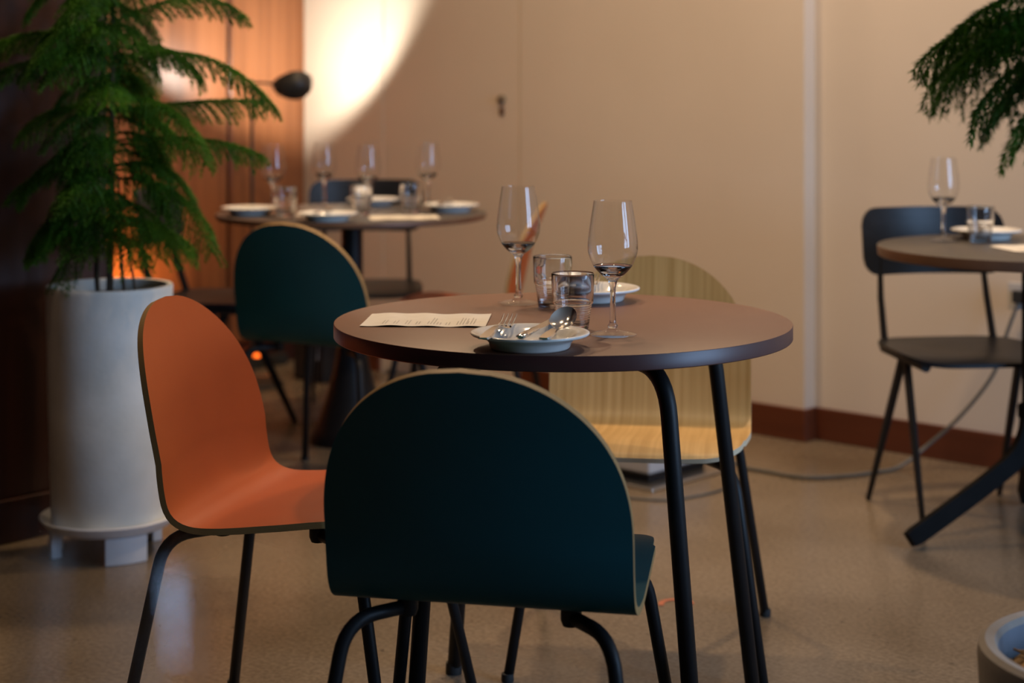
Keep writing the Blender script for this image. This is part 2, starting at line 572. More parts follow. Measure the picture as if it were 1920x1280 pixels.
def shell_meshes():
    P = [Vector((p[0], p[1])) for p in PROFILE]
    L = [0.0]
    for a, b in zip(P, P[1:]):
        L.append(L[-1] + (b - a).length)
    T = L[-1]

    def at(s):
        s = max(0, min(T, s))
        for i in range(len(L) - 1):
            if s <= L[i + 1]:
                k = (s - L[i]) / max(1e-9, L[i + 1] - L[i])
                return P[i].lerp(P[i + 1], k), (P[i + 1] - P[i]).normalized()
        return P[-1], (P[-1] - P[-2]).normalized()

    NV, NU = 88, 28
    ss = []
    for i in range(NV + 1):
        x = i / NV
        ss.append(T * (0.5 - 0.5 * math.cos(PI * x)) * 0.62 + T * x * 0.38)
    ss[0], ss[-1] = 0.0, T
    W, A, F = 0.216, 0.243, 0.11

    def half(s):
        w = W
        top = T - s
        if top < A:
            w = min(w, W * max(0.0, 1 - (1 - top / A) ** 2.15) ** (1 / 2.15))
        if s < F:
            w = min(w, (W - 0.012) * (0.66 + 0.34 * max(0.0, 1 - (1 - s / F) ** 2.3) ** (1 / 2.3)))
        # slight waist where the seat turns up and narrowing seat
        if s < 0.30:
            w = min(w, W - 0.012 * (1 - s / 0.30))
        return w

    inner, outer = [], []
    nrm_prev = None
    for s in ss:
        p, t = at(s)
        n = Vector((-t.y, t.x))      # profile normal
        # seat: path runs backward (-y) so the upward/inward side is (t.y, -t.x)
        n = Vector((t.y, -t.x))
        w = half(s)
        seat_k = max(0.0, 1 - s / 0.33)
        back_k = min(1.0, max(0.0, (s - 0.36) / 0.12))
        fr = max(0.0, 1 - s / 0.06)
        ri, ro = [], []
        for j in range(NU + 1):
            u = -1 + 2 * j / NU
            x = u * w
            q = (x / W) ** 2
            lift = 0.006 * q * seat_k - 0.0 * fr
            y = p.x + 0.022 * q * back_k + (-0.05) * (x / W) ** 4 * fr * 0.5
            z = p.y + lift
            ri.append((x, y + n.x * CH_TH / 2, z + n.y * CH_TH / 2))
            ro.append((x, y - n.x * CH_TH / 2, z - n.y * CH_TH / 2))
        inner.append(ri)
        outer.append(ro)
    sh, ed = MB(), MB()
    for grid, flip in ((inner, False), (outer, True)):
        b = len(sh.v)
        for r_ in grid:
            sh.v += r_
        k = NU + 1
        for i in range(NV):
            for j in range(NU):
                q = (b + i * k + j, b + i * k + j + 1, b + (i + 1) * k + j + 1, b + (i + 1) * k + j)
                sh.f.append(tuple(reversed(q)) if flip else q)
    loop = [(0, j) for j in range(NU)] + [(i, NU) for i in range(NV)] + [(NV, j) for j in range(NU, 0, -1)] + [(i, 0) for i in range(NV, 0, -1)]
    n = len(loop)
    for (i, j) in loop:
        a, c = Vector(inner[i][j]), Vector(outer[i][j])
        ed.uv[len(ed.v)] = (0, 0)
        ed.v.append(tuple(a))
        ed.uv[len(ed.v)] = (0, 1)
        ed.v.append(tuple(c))
    for i in range(n):
        j = (i + 1) % n
        ed.f.append((2 * i, 2 * j, 2 * j + 1, 2 * i + 1))
    return sh, ed


SHELL, EDGE = shell_meshes()


def shell_chair(name, shell_mat, edge_mat):
    root = thing(name)
    s = SHELL.build('shell', shell_mat, root, auto=False)
    EDGE.build('plywood_edge', edge_mat, s, auto=False)
    for sx in (-1, 1):
        for sy in (-1, 1):
            zt = 0.4065
            a = (sx * 0.118, sy * 0.085 - 0.015, zt)
            b = (sx * 0.186, sy * 0.168 - 0.005, zt - 0.002)
            c = (sx * 0.245, sy * 0.242, 0.0)
            leg = MB().tube(fillet([a, b, c], 0.05, 7), 0.0102, n=12)
            lg = leg.build('leg', 'black_metal', root, auto=False)
            MB().lathe([(0.0, 0.0), (0.0115, 0.0), (0.0125, 0.004), (0.0118, 0.016), (0, 0.016)], 14, off=c).build('foot_cap', 'rubber', lg)
            k = MB().lathe([(0, -0.026), (0.012, -0.024), (0.015, -0.016), (0.015, 0.0), (0, 0.0)], 16, off=(a[0], a[1], zt + 0.012))
            k.build('mount_knob', 'black_metal', lg)
    fr = MB().tube([(-0.105, 0.0, 0.4135), (0.105, 0.0, 0.4135)], 0.0085, n=10)
    fr.build('cross_bar', 'black_metal', root)
    fr = MB().tube([(-0.118, 0.07, 0.4130), (0.118, 0.07, 0.4130)], 0.0085, n=10)
    fr.build('cross_bar', 'black_metal', root)
    return root


def yaw(fx, fy):
    return math.atan2(-fx, fy)      # local +y faces (fx, fy)


G_CH = 'bent plywood shell chairs'
c_teal = shell_chair('shell_chair', 'teal', 'ply')
place(c_teal, (-0.012, 2.475, 0), yaw(0.21, 0.978))
tag(c_teal, 'dark teal shell chair in the foreground, its back turned, pushed up to the brown table', 'chair', G_CH)
c2 = copy_tree(c_teal)
place(c2, (-0.515, 4.86, 0), yaw(0.42, 0.907), 'smaller distant teal shell chair drawn up to the far table behind the rust chair')
c_or = shell_chair('shell_chair', 'orange', 'ply')
place(c_or, (-0.358, 2.92, 0), yaw(0.968, -0.25))
tag(c_or, 'rust orange shell chair facing right beside the tall white pot', 'chair', G_CH)
c4 = copy_tree(c_or)
place(c4, (-0.158, 5.50, 0), yaw(-0.99, 0.12), 'rust orange shell chair seen edge-on behind the wine glass, at the far table')
c_oak = shell_chair('shell_chair', 'oak', 'ply_pale')
place(c_oak, (0.27, 3.455, 0), yaw(-0.15, -0.99))
tag(c_oak, 'natural oak shell chair behind the brown table, facing the viewer', 'chair', G_CH)

# ------------------------------------------------------------------ brown round table
TC = (0.0877, 2.936)
TR, TH = 0.396, 0.74
tb = thing('round_table', (TC[0], TC[1], 0), 0, 'round brown laminate table with splayed black tube legs in the centre', 'table')
top = MB().lathe([(0, TH), (TR - 0.0015, TH), (TR - 0.0006, TH - 0.0005)], 128).build('tabletop', 'oxblood', tb)
MB().lathe([(TR - 0.0006, TH - 0.0005), (TR, TH - 0.0014), (TR, TH - 0.0236), (TR - 0.0012, TH - 0.025), (0, TH - 0.025)], 128).build('edge_band', 'oxblood_edge', top)
for k in range(4):
    an = R((29, 119, 222, 299)[k])
    r_top, r_foot = ((0.318, 0.415), (0.318, 0.415), (0.28, 0.34), (0.318, 0.415))[k]
    ca, sa = math.cos(an), math.sin(an)
    zt = TH - 0.025 - 0.0145
    lg = MB().tube(fillet([(ca * 0.12, sa * 0.12, zt), (ca * r_top, sa * r_top, zt), (ca * r_foot, sa * r_foot, 0.0)], 0.075, 9), 0.0138, n=16).build('leg', 'black_metal', tb, auto=False)
    MB().lathe([(0, 0), (0.0155, 0), (0.0165, 0.004), (0.0155, 0.022), (0, 0.022)], 16, off=(ca * r_foot, sa * r_foot, 0)).build('foot_cap', 'rubber', lg)
MB().lathe([(0, TH - 0.056), (0.12, TH - 0.056), (0.13, TH - 0.05), (0.13, TH - 0.025), (0, TH - 0.025)], 32).build('mount_plate', 'black_metal', tb)

# ------------------------------------------------------------------ tableware
WG_OUT = curve_pts([(0.0054, 0.020), (0.0048, 0.045), (0.0046, 0.065), (0.0056, 0.080), (0.0095, 0.091), (0.021, 0.1005), (0.0325, 0.114),
                    (0.0398, 0.132), (0.0412, 0.146), (0.0396, 0.165), (0.0358, 0.192), (0.0316, 0.219)], 5)


def wine_glass(name):
    root = thing(name)
    n = 56
    out = [(p[0], p[1]) for p in WG_OUT]
    cut = next(i for i, p in enumerate(out) if p[1] > 0.1135)
    low, bowl_o = out[:cut + 1], out[cut:]
    rim = [(0.0316 - 0.0002, 0.2196), (0.0316 - 0.0009, 0.2196)]
    inner = [(r - 0.0011, z) for r, z in reversed(bowl_o)]
    MB().lathe(bowl_o + rim + inner, n).build('bowl', 'thin_glass', root, auto=False)
    well = [(low[-1][0] - 0.0011, low[-1][1]), (0.0270, 0.1095), (0.0205, 0.1050), (0.0130, 0.1018), (0.0060, 0.1003), (0, 0.1000)]
    MB().lathe([(0.0068, 0.0118), (0.0085, 0.0155), (0.0066, 0.0185)] + low + well, 40).build('stem', 'glass', root, auto=False)
    MB().lathe([(0, 0.0004), (0.036, 0.0004), (0.039, 0.0014), (0.0388, 0.0026), (0.030, 0.0042), (0.018, 0.0065), (0.010, 0.0092), (0.0068, 0.0118)], n).build('foot', 'thin_glass', root, auto=False)
    return root


def tumbler(name):
    root = thing(name)
    n = 56
    upper_o = [(0.0315, 0.0425), (0.0335, 0.0445), (0.0343, 0.048), (0.0352, 0.068), (0.0361, 0.093)]
    rim = [(0.0359, 0.0944), (0.0352, 0.0948), (0.0345, 0.0944)]
    upper_i = [(0.0342, 0.092), (0.0330, 0.068), (0.0318, 0.048), (0.0300, 0.044)]
    low_o = [(0, 0.0004), (0.0245, 0.0004), (0.0258, 0.0014)]
    z = 0.003
    while z < 0.0415:
        k = z / 0.0425
        r = 0.0260 + (0.0315 - 0.0260) * k
        low_o += [(r, z), (r + 0.0006, z + 0.0016), (r + 0.0001, z + 0.0032)]
        z += 0.0040
    low_o += [(0.0315, 0.0425)]
    low_i = [(0.0300, 0.044), (0.0275, 0.03), (0.0252, 0.012), (0.0235, 0.0095), (0, 0.0090)]
    MB().lathe(upper_o + rim + upper_i, n).build('rim_band', 'glass', root, auto=False)
    MB().lathe(low_o, n).build('ribbed_base', 'glass', root, auto=False)
    MB().lathe(low_i, n).build('well', 'glass', root, auto=False)
    return root


def plate(name):
    pr = [(0, 0.0045), (0.050, 0.0045), (0.054, 0.0), (0.060, 0.0), (0.0625, 0.003), (0.0645, 0.010), (0.072, 0.0165), (0.084, 0.0195), (0.0905, 0.0208),
          (0.0927, 0.0228), (0.0924, 0.0248), (0.0905, 0.0258), (0.087, 0.0255), (0.080, 0.0238), (0.070, 0.0205), (0.062, 0.0135), (0.054, 0.0100), (0, 0.0090)]
    return MB().lathe(pr, 72).build(name, 'porcelain', auto=False)


def ribbon(path, widths, thick):
    """bar along path; path points (y,z), half widths per point"""
    mb = MB()
    for (y, z), w in zip(path, widths):
        mb.v += [(-w, y, z - thick), (-w * 0.8, y, z), (w * 0.8, y, z), (w, y, z - thick)]
    n = len(path)
    for i in range(n - 1):
        a, b = 4 * i, 4 * (i + 1)
        for k in range(4):
            j = (k + 1) % 4
            mb.f.append((a + k, b + k, b + j, a + j))
    mb.f.append((0, 1, 2, 3))
    e = 4 * (n - 1)
    mb.f.append((e + 3, e + 2, e + 1, e))
    return mb


HANDLE = [(0.0, 0.0), (0.003, 0.0003), (0.02, 0.0015), (0.045, 0.0035), (0.07, 0.0052), (0.09, 0.0050), (0.105, 0.0030)]
HWIDTH = [0.0065, 0.0088, 0.0098, 0.0082, 0.0056, 0.0040, 0.0034]


def fork(name):
    root = thing(name)
    ribbon(HANDLE, HWIDTH, 0.0026).build('handle', 'steel', root)
    hd = ribbon([(0.105, 0.0030), (0.115, 0.0005), (0.124, -0.0020), (0.133, -0.0030), (0.141, -0.0026)], [0.0034, 0.0062, 0.0105, 0.0118, 0.0120], 0.0018)
    h = hd.build('head', 'steel', root)
    for k in range(4):
        x = -0.0102 + 0.0068 * k
        MB().tube([(x, 0.140, -0.0034), (x, 0.152, -0.0022), (x, 0.166, 0.0015), (x * 1.02, 0.179, 0.0070), (x * 1.03, 0.186, 0.0105)],
                  [0.0019, 0.0018, 0.0016, 0.0013, 0.0006], n=6).build('tine', 'steel', h)
    return root


def knife(name):
    root = thing(name)
    MB().tube([(0, 0.0, 0.003), (0, 0.003, 0.003), (0, 0.03, 0.0034), (0, 0.065, 0.0036), (0, 0.09, 0.0034)], [0.004, 0.0068, 0.0074, 0.0062, 0.0056], n=12, flat=(0.55, 1.15)).build('handle', 'steel', root)
    b = MB()
    path = [(0.088, 0.0055), (0.105, 0.0062), (0.14, 0.0070), (0.172, 0.0066), (0.186, 0.0045), (0.194, 0.0005)]
    for y, w in path:
        b.v += [(-0.0048, y, 0.0045), (-0.0048, y, 0.0022), (-0.0048 + w * 2, y, 0.0030)]
    for i in range(len(path) - 1):
        a, c = 3 * i, 3 * (i + 1)
        for k in range(3):
            j = (k + 1) % 3
            b.f.append((a + k, c + k, c + j, a + j))
    b.f.append((0, 1, 2))
    b.build('blade', 'steel', root)
    return root


def spoon(name):
    root = thing(name)
    ribbon([(y * 0.78 + 0.023, z) for y, z in HANDLE], HWIDTH, 0.0026).build('handle', 'steel', root)
    b = MB()
    n, mrad = 32, 7
    cy, ax, ay, dep = 0.130, 0.0212, 0.0270, 0.0085
    for lay, dz in ((0, 0.0), (1, -0.0016)):
        st = len(b.v)
        b.v.append((0, cy, -dep + 0.0012 + dz))
        for i in range(1, mrad + 1):
            q = i / mrad
            for k in range(n):
                a = 2 * PI * k / n
                w = 1 - 0.10 * math.sin(a)
                b.v.append((ax * q * math.cos(a) * w, cy + ay * q * math.sin(a), -dep * (1 - q * q) + 0.0012 + dz * (1 if i < mrad else 0.35)))
        for k in range(n):
            j = (k + 1) % n
            fc = (st, st + 1 + k, st + 1 + j)
            b.f.append(fc if lay == 0 else tuple(reversed(fc)))
            for i in range(mrad - 1):
                p = st + 1 + i * n
                fc = (p + k, p + n + k, p + n + j, p + j)
                b.f.append(fc if lay == 0 else tuple(reversed(fc)))
    half_n = 1 + mrad * n
    for k in range(n):
        j = (k + 1) % n
        p = 1 + (mrad - 1) * n
        b.f.append((p + k, half_n + p + k, half_n + p + j, p + j))
    bo = b.build('bowl', 'steel', root)
    c_, s_ = math.cos(R(30)), math.sin(R(30))
    for v in bo.data.vertices:
        y, z = v.co.y - 0.104, v.co.z - 0.002
        v.co.y, v.co.z = 0.104 + y * c_ - z * s_, 0.003 + y * s_ + z * c_
    return root


def menu(name, w=0.213, d=0.158, seed=3, printed=True):
    """sheet of paper, text lines run along y from the front edge"""
    rnd = random.Random(seed)
    ph = [rnd.uniform(0, 6) for _ in range(4)]

    def zz(x, y):
        e = abs(y) / d * 2
        return 0.0011 + 0.0009 * (1 + math.sin(x * 95 + ph[0] + y * 12)) * (0.35 + 0.65 * e) * 0.8 + 0.0005 * (1 + math.sin(x * 41 + ph[1]))
    mb = MB()
    nx, ny = 40, 12
    for lay in (0, 1):
        for j in range(ny + 1):
            for i in range(nx + 1):
                x, y = -w / 2 + w * i / nx, -d / 2 + d * j / ny
                mb.v.append((x, y, zz(x, y) - 0.00025 * lay))
    k = nx + 1
    off = k * (ny + 1)
    for j in range(ny):
        for i in range(nx):
            q = (j * k + i, j * k + i + 1, (j + 1) * k + i + 1, (j + 1) * k + i)
            mb.f.append(q)
            mb.f.append(tuple(off + a for a in reversed(q)))
    o = mb.build(name, 'paper', auto=False)
    if printed:
        tx = MB()
        groups = [(0.035, 2), (0.054, 2), (0.074, 2), (0.092, 2), (0.112, 3), (0.128, 2), (0.143, 2), (0.162, 4), (0.180, 3)]
        for gx, nl in groups:
            for li in range(nl):
                x = -w / 2 + gx + li * 0.0052
                y = -d / 2 + 0.022
                end = y + rnd.uniform(0.028, 0.045) + (0.035 if nl > 2 and li else 0.0)
                while y < end:
                    l = rnd.uniform(0.005, 0.013)
                    b = len(tx.v)
                    for px, py in ((x, y), (x + 0.0015, y), (x + 0.0015, y + l), (x, y + l)):
                        tx.v.append((px, py, zz(px, py) + 0.00022))
                    tx.f.append((b, b + 1, b + 2, b + 3))
                    y += l + 0.0022
        tx.build('printed_lines', 'ink', o, smooth=False)
    return o


G_WG, G_TU, G_PL = 'stemmed wine glasses', 'ribbed water tumblers', 'white side plates'
wg = wine_glass('wine_glass')
place(wg, (0.1645, 2.755, TH), 0)
tag(wg, 'nearest wine glass in sharp focus, standing right of the cutlery plate', 'wine glass', G_WG)


def more_wg(x, y, label):
    o = copy_tree(wg)
    return place(o, (x, y, TH), (x * 13) % 1, label)


more_wg(0.012, 3.157, 'wine glass at the back of the brown table, left of the tumblers')
tu = tumbler('water_tumbler')
place(tu, (0.1015, 2.817, TH), 0)
tag(tu, 'ribbed tumbler just behind the spoon on the brown table', 'tumbler', G_TU)


def more_tu(x, y, label):
    return place(copy_tree(tu), (x, y, TH), (x * 17) % 1, label)


more_tu(0.0745, 3.10, 'ribbed tumbler beside the rear wine glass, farther of the two on the brown table')
pl = plate('side_plate')
place(pl, (0.028, 2.618, TH + 0.0003), 0)
tag(pl, 'white plate holding a fork, knife and spoon near the front table edge', 'plate', G_PL)


def more_pl(x, y, label):
    return place(copy_tree(pl), (x, y, TH + 0.0003), 0, label)


more_pl(0.150, 3.205, 'white plate at the back of the brown table before the oak chair')


def lay(o, end, direction, z, pitch=0.0, roll=0.0):
    """put the handle end of a piece of cutlery at end (x, y), pointing along direction"""
    o.rotation_mode = 'XYZ'
    o.location = (end[0], end[1], z)
    o.rotation_euler = (pitch, roll, math.atan2(-direction[0], direction[1]))
    return o


ZR = TH + 0.0261
fk = tag(lay(fork('fork'), (-0.043, 2.532), (0.038, 0.17), ZR + 0.0028, R(0.4)), 'steel fork on the left of the front plate, tines up', 'fork', 'cutlery')
kn = tag(lay(knife('knife'), (0.0125, 2.528), (0.050, 0.175), ZR + 0.0010, R(0.3)), 'steel table knife between fork and spoon on the front plate', 'knife', 'cutlery')
sp = tag(lay(spoon('spoon'), (0.040, 2.505), (0.040, 0.12), ZR + 0.0028, R(1.2)), 'round bowled steel soup spoon on the right of the front plate', 'spoon', 'cutlery')
f2 = lay(copy_tree(fk), (0.128, 3.115), (0.16, 0.86), ZR + 0.0028, R(0.4))
f2['label'] = 'steel fork lying on the rear plate before the oak chair'
mn = menu('menu_sheet')
place(mn, (-0.147, 2.923, TH), R(-3))
tag(mn, 'cream printed menu sheet lying left of the plate on the brown table', 'menu', 'paper menus')

# ------------------------------------------------------------------ black plywood chairs with compass legs


def compass_chair(name):
    root = thing(name)
    # curved back panel, rounded rectangle, concave towards the sitter
    mb = MB()
    nx, nz = 32, 12
    W, z0, z1, rad = 0.207, 0.622, 0.808, 0.05
    for lay_ in (0, 1):
        for j in range(nz + 1):
            z = z0 + (z1 - z0) * (0.5 - 0.5 * math.cos(PI * j / nz))
            e = min(z - z0, z1 - z)
            hw = W if e >= rad else W - rad + math.sqrt(max(0, rad * rad - (rad - e) ** 2))
            for i in range(nx + 1):
                u = -1 + 2 * i / nx
                x = u * hw
                y = -0.245 + 0.055 * (x / W) ** 2 - (z - 0.62) * 0.16 + (0.005 if lay_ == 0 else -0.005)
                mb.v.append((x, y, z))
    k = nx + 1
    off = k * (nz + 1)
    for j in range(nz):
        for i in range(nx):
            q = (j * k + i, j * k + i + 1, (j + 1) * k + i + 1, (j + 1) * k + i)
            mb.f.append(tuple(reversed(q)))
            mb.f.append(tuple(off + a for a in q))
    loop = list(range(0, nx + 1)) + [j * k + nx for j in range(1, nz + 1)] + [nz * k + i for i in range(nx - 1, -1, -1)] + [j * k for j in range(nz - 1, 0, -1)]
    for a, b in zip(loop, loop[1:] + loop[:1]):
        mb.f.append((a, b, off + b, off + a))
    mb.build('backrest', 'black_wood', root)
    # seat: dished plywood with rounded corners
    st = MB()
    nu = 40
    ring = []
    for i in range(nu):
        a = 2 * PI * i / nu
        c, s = math.cos(a), math.sin(a)
        ring.append((0.205 * math.copysign(abs(c) ** 0.45, c) * (1 + 0.04 * math.copysign(abs(s) ** 0.45, s)), 0.19 * math.copysign(abs(s) ** 0.45, s)))
    for dz in (0.0, -0.011):
        for q in (0.0, 0.35, 0.7, 0.9, 1.0):
            for (x, y) in ring:
                front = max(0.0, y * q - 0.10)
                st.v.append((x * q, y * q, 0.452 + dz - 0.012 * (1 - q * q) - front * front * 2.0))
    for lay_ in (0, 1):
        base = lay_ * 5 * nu
        for i in range(4):
            for kx in range(nu):
                j = (kx + 1) % nu
                q = (base + i * nu + kx, base + (i + 1) * nu + kx, base + (i + 1) * nu + j, base + i * nu + j)
                st.f.append(q if lay_ == 0 else tuple(reversed(q)))
    for kx in range(nu):
        j = (kx + 1) % nu
        st.f.append((4 * nu + kx, 9 * nu + kx, 9 * nu + j, 4 * nu + j))
    st.build('seat', 'black_wood', root)
    for sx in (-1, 1):
        for sy in (-1, 1):
            a = Vector((sx * 0.165, sy * 0.012, 0.425))
            c = Vector((sx * 0.192, sy * 0.205, 0.0))
            MB().tube([a, a.lerp(c, 0.4), c], [0.017, 0.016, 0.0105], n=8, flat=(0.62, 1.0)).build('leg', 'black_metal', root)
        MB().tube([(sx * 0.158, -0.165, 0.436), (sx * 0.155, -0.205, 0.56), (sx * 0.148, -0.232, 0.70)], [0.014, 0.0125, 0.009], n=8, flat=(0.7, 1.0)).build('back_post', 'black_metal', root)
        MB().tube([(sx * 0.162, -0.16, 0.428), (sx * 0.165, 0.15, 0.424)], 0.0135, n=8).build('side_rail', 'black_metal', root)
    MB().tube([(-0.165, 0.01, 0.422), (0.165, 0.01, 0.422)], 0.014, n=8).build('cross_rail', 'black_metal', root)
    return root


G_BC = 'black plywood chairs with compass legs'
bc = compass_chair('plywood_chair')
place(bc, (1.208, 4.515, 0), yaw(0.14, -0.99))
tag(bc, 'black plywood chair with curved back panel at the right-hand table', 'chair', G_BC)
place(copy_tree(bc), (-0.520, 5.93, 0), yaw(0.05, -1), 'black plywood chair behind the far table, facing the viewer')
place(copy_tree(bc), (-0.97, 5.62, 0), yaw(0.98, -0.12), 'black plywood chair left of the far table, half hidden behind the potted pine')

# ------------------------------------------------------------------ right-hand table
RT = (1.325, 4.285)
rt = thing('pedestal_table', (RT[0], RT[1], 0), 0, 'round grey topped table with curved black foot at the right edge', 'table', 'pedestal tables')
tt = MB().lathe([(0, TH), (0.388, TH), (0.3895, TH - 0.0008)], 96).build('tabletop', 'grey_top', rt)
MB().lathe([(0.3895, TH - 0.0008), (0.39, TH - 0.002), (0.388, TH - 0.024), (0.384, TH - 0.027), (0, TH - 0.027)], 96).build('edge_band', 'brown_edge', tt)
MB().lathe([(0, 0.30), (0.030, 0.30), (0.030, 0.69), (0.033, 0.695), (0.033, 0.713), (0, 0.713)], 24).build('column', 'matt_black', rt)
MB().lathe([(0, 0.305), (0.038, 0.305), (0.040, 0.31), (0.040, 0.335), (0.038, 0.34), (0, 0.34)], 24).build('collar', 'matt_black', rt)
for k in range(3):
    an = R(196 + 120 * k)
    ca, sa = math.cos(an), math.sin(an)
    pr = curve_pts([(0.010, 0.33), (0.018, 0.265), (0.055, 0.205), (0.13, 0.152), (0.25, 0.080), (0.352, 0.022)], 6)
    MB().tube([(ca * p.x, sa * p.x, p.y) for p in [Vector((q[0], q[1])) for q in pr]], [0.03] * (len(pr) - 1) + [0.026], n=4, flat=(1.0, 0.95)).build('curved_foot', 'matt_black', rt)
MB().box(-0.10, 0.10, -0.03, 0.03, TH - 0.045, TH - 0.027).box(-0.03, 0.03, -0.10, 0.10, TH - 0.045, TH - 0.027).build('mount_cross', 'black_metal', rt, smooth=False)
more_wg(1.138, 4.452, 'wine glass on the right-hand grey table')
more_tu(1.222, 4.405, 'ribbed tumbler on the right-hand grey table')
more_pl(1.27, 4.52, 'white plate on the right-hand grey table')
f3 = lay(copy_tree(fk), (1.235, 4.44), (0.1, 0.9), ZR + 0.0028, R(0.4))
f3['label'] = 'steel fork on the plate of the right-hand grey table'
m2 = copy_tree(mn)
place(m2, (1.33, 4.235, TH), R(8), 'paper menu sheet on the right-hand grey table')

# ------------------------------------------------------------------ far table
FT = (-0.5185, 5.47)
ft = thing('pedestal_table', (FT[0], FT[1], 0), 0, 'far round table with black cone pedestal, laid for four', 'table', 'pedestal tables')
ftt = MB().lathe([(0, TH), (0.434, TH), (0.4355, TH - 0.0008)], 96).build('tabletop', 'grey_top', ft)
MB().lathe([(0.4355, TH - 0.0008), (0.436, TH - 0.002), (0.434, TH - 0.016), (0.430, TH - 0.018), (0, TH - 0.018)], 96).build('edge_band', 'brown_edge', ftt)
MB().lathe([(0, 0.0), (0.135, 0.0), (0.136, 0.012), (0.118, 0.05), (0.085, 0.14), (0.056, 0.25), (0.040, 0.36), (0.036, 0.42)], 40).build('cone_base', 'black_metal', ft)
MB().lathe([(0.036, 0.42), (0.035, 0.70), (0.06, 0.712), (0.12, 0.716), (0.12, 0.722), (0, 0.722)], 32).build('column', 'black_metal', ft)
for x, y, lb in ((-0.778, 5.50, 'far table wine glass, leftmost, before the wood panelling'), (-0.636, 5.72, 'far table wine glass, second from left, under the bright wall patch'),
                 (-0.469, 5.50, 'far table wine glass, second from right'), (-0.284, 5.72, 'far table wine glass, rightmost, before the cream wall')):
    more_wg(x, y, lb)
for x, y, lb in ((-0.71, 5.29, 'far table tumbler, leftmost, beside the left plate'), (-0.480, 5.38, 'far table tumbler in the middle'), (-0.3276, 5.455, 'far table tumbler, rightmost'),
                 ):
    more_tu(x, y, lb)
for x, y, lb in ((-0.832, 5.362, 'white plate at the left of the far table'), (-0.56, 5.128, 'white plate at the near edge of the far table'), (-0.20, 5.51, 'white plate at the right of the far table'),
                 (-0.475, 5.79, 'white plate at the back of the far table')):
    more_pl(x, y, lb)
for x, y, a, lb in ((-0.60, 5.415, 88, 'paper menu in the middle of the far table'), (-0.335, 5.235, 8, 'paper menu at the near right of the far table')):
    m3 = copy_tree(mn)
    place(m3, (x, y, TH), R(a), lb)
for x, y, lb in ((-0.59, 5.045, 'steel fork on the near plate of the far table'), (-0.235, 5.425, 'steel fork on the right plate of the far table')):
    f4 = lay(copy_tree(fk), (x, y), (0.15, 0.9), ZR + 0.0028, R(0.4))
    f4['label'] = lb

# ------------------------------------------------------------------ foreground table below the frame with one glass in view
fg = thing('round_table', (-0.33, 0.56, 0), 0, 'round table at the very front, below the blurred wine glass', 'table')
MB().lathe([(0, TH), (0.34, TH), (0.342, TH - 0.002), (0.342, TH - 0.024), (0, TH - 0.025)], 64).build('tabletop', 'oxblood', fg)
for k in range(4):
    an = R(45 + 90 * k)
    ca, sa = math.cos(an), math.sin(an)
    MB().tube(fillet([(ca * 0.1, sa * 0.1, TH - 0.04), (ca * 0.28, sa * 0.28, TH - 0.04), (ca * 0.35, sa * 0.35, 0.0)], 0.07, 6), 0.0138, n=12).build('leg', 'black_metal', fg)
more_wg(-0.157, 0.665, 'very blurred wine glass close up at the bottom left corner')

# ------------------------------------------------------------------ plants


def frond(rnd, path, lat_len, name, parent, droop=0.5, dens=1.0):
    """araucaria branch: a rachis with drooping side twigs covered in needles"""
    mb = MB()
    P = path
    n = len(P)
    mb.tube(P, [0.0036 * (1 - 0.75 * i / (n - 1)) for i in range(n)], n=5, caps=False)
    # densify
    total = sum((b - a).length for a, b in zip(P, P[1:]))
    step = 0.0068 / dens
    d = 0.035
    side = 1

    def point(dd):
        acc = 0
        for a, b in zip(P, P[1:]):
            l = (b - a).length
            if dd <= acc + l:
                return a.lerp(b, (dd - acc) / l), (b - a).normalized()
            acc += l
        return P[-1].copy(), (P[-1] - P[-2]).normalized()

    def needle_rope(pts, nl):
        for a, b in zip(pts, pts[1:]):
            t = (b - a).normalized()
            ref = Vector((0, 0, 1)) if abs(t.z) < 0.9 else Vector((1, 0, 0))
            e1 = t.cross(ref).normalized()
            e2 = t.cross(e1)
            for k in range(6):
                an = rnd.uniform(0, 2 * PI)
                o_ = e1 * math.cos(an) + e2 * math.sin(an)
                dr = (t * 0.75 + o_ * 0.75).normalized()
                p = a.lerp(b, rnd.random())
                wv = t.cross(o_) * 0.0015
                ln = nl * rnd.uniform(0.7, 1.15)
                i0 = len(mb.v)
                mb.v += [tuple(p - wv), tuple(p + wv), tuple(p + dr * ln)]
                mb.f.append((i0, i0 + 1, i0 + 2))

    rope = [point(total * i / 60)[0] for i in range(8, 61)]
    needle_rope(rope, 0.011)
    while d < total:
        p, t = point(d)
        f = d / total
        ln = lat_len * (0.45 + 0.75 * math.sin(PI * min(1, 0.15 + f * 0.75))) * rnd.uniform(0.75, 1.15)
        if f > 0.9:
            ln *= 0.6
        lat = Vector((0, 0, 1)).cross(t)
        if lat.length < 1e-3:
            lat = Vector((1, 0, 0))
        lat.normalize()
        lat *= side
        side = -side
        dr = (t * 0.62 + lat * 0.78).normalized()
        pts = []
        q = p.copy()
        ns = max(4, int(ln / 0.0075))
        for i in range(ns + 1):
            pts.append(q.copy())
            dr = (dr + Vector((0, 0, -droop * 1.1 / ns)) + Vector((rnd.uniform(-.02, .02), rnd.uniform(-.02, .02), 0))).normalized()
            q = q + dr * ln / ns
        needle_rope(pts, 0.0125)
        d += step * rnd.uniform(0.75, 1.25)
    o = mb.build(name, 'needles', parent, smooth=False)
    return o


def arch_path(base, az, L, rise, fall, n=14, bend=0.0):
    out = []
    for i in range(n + 1):
        s = i / n
        a = az + bend * s
        out.append(Vector((base[0] + L * s * math.cos(a), base[1] + L * s * math.sin(a), base[2] + rise * s - fall * (0.6 * s * s + 0.4 * s ** 4))))
    return out


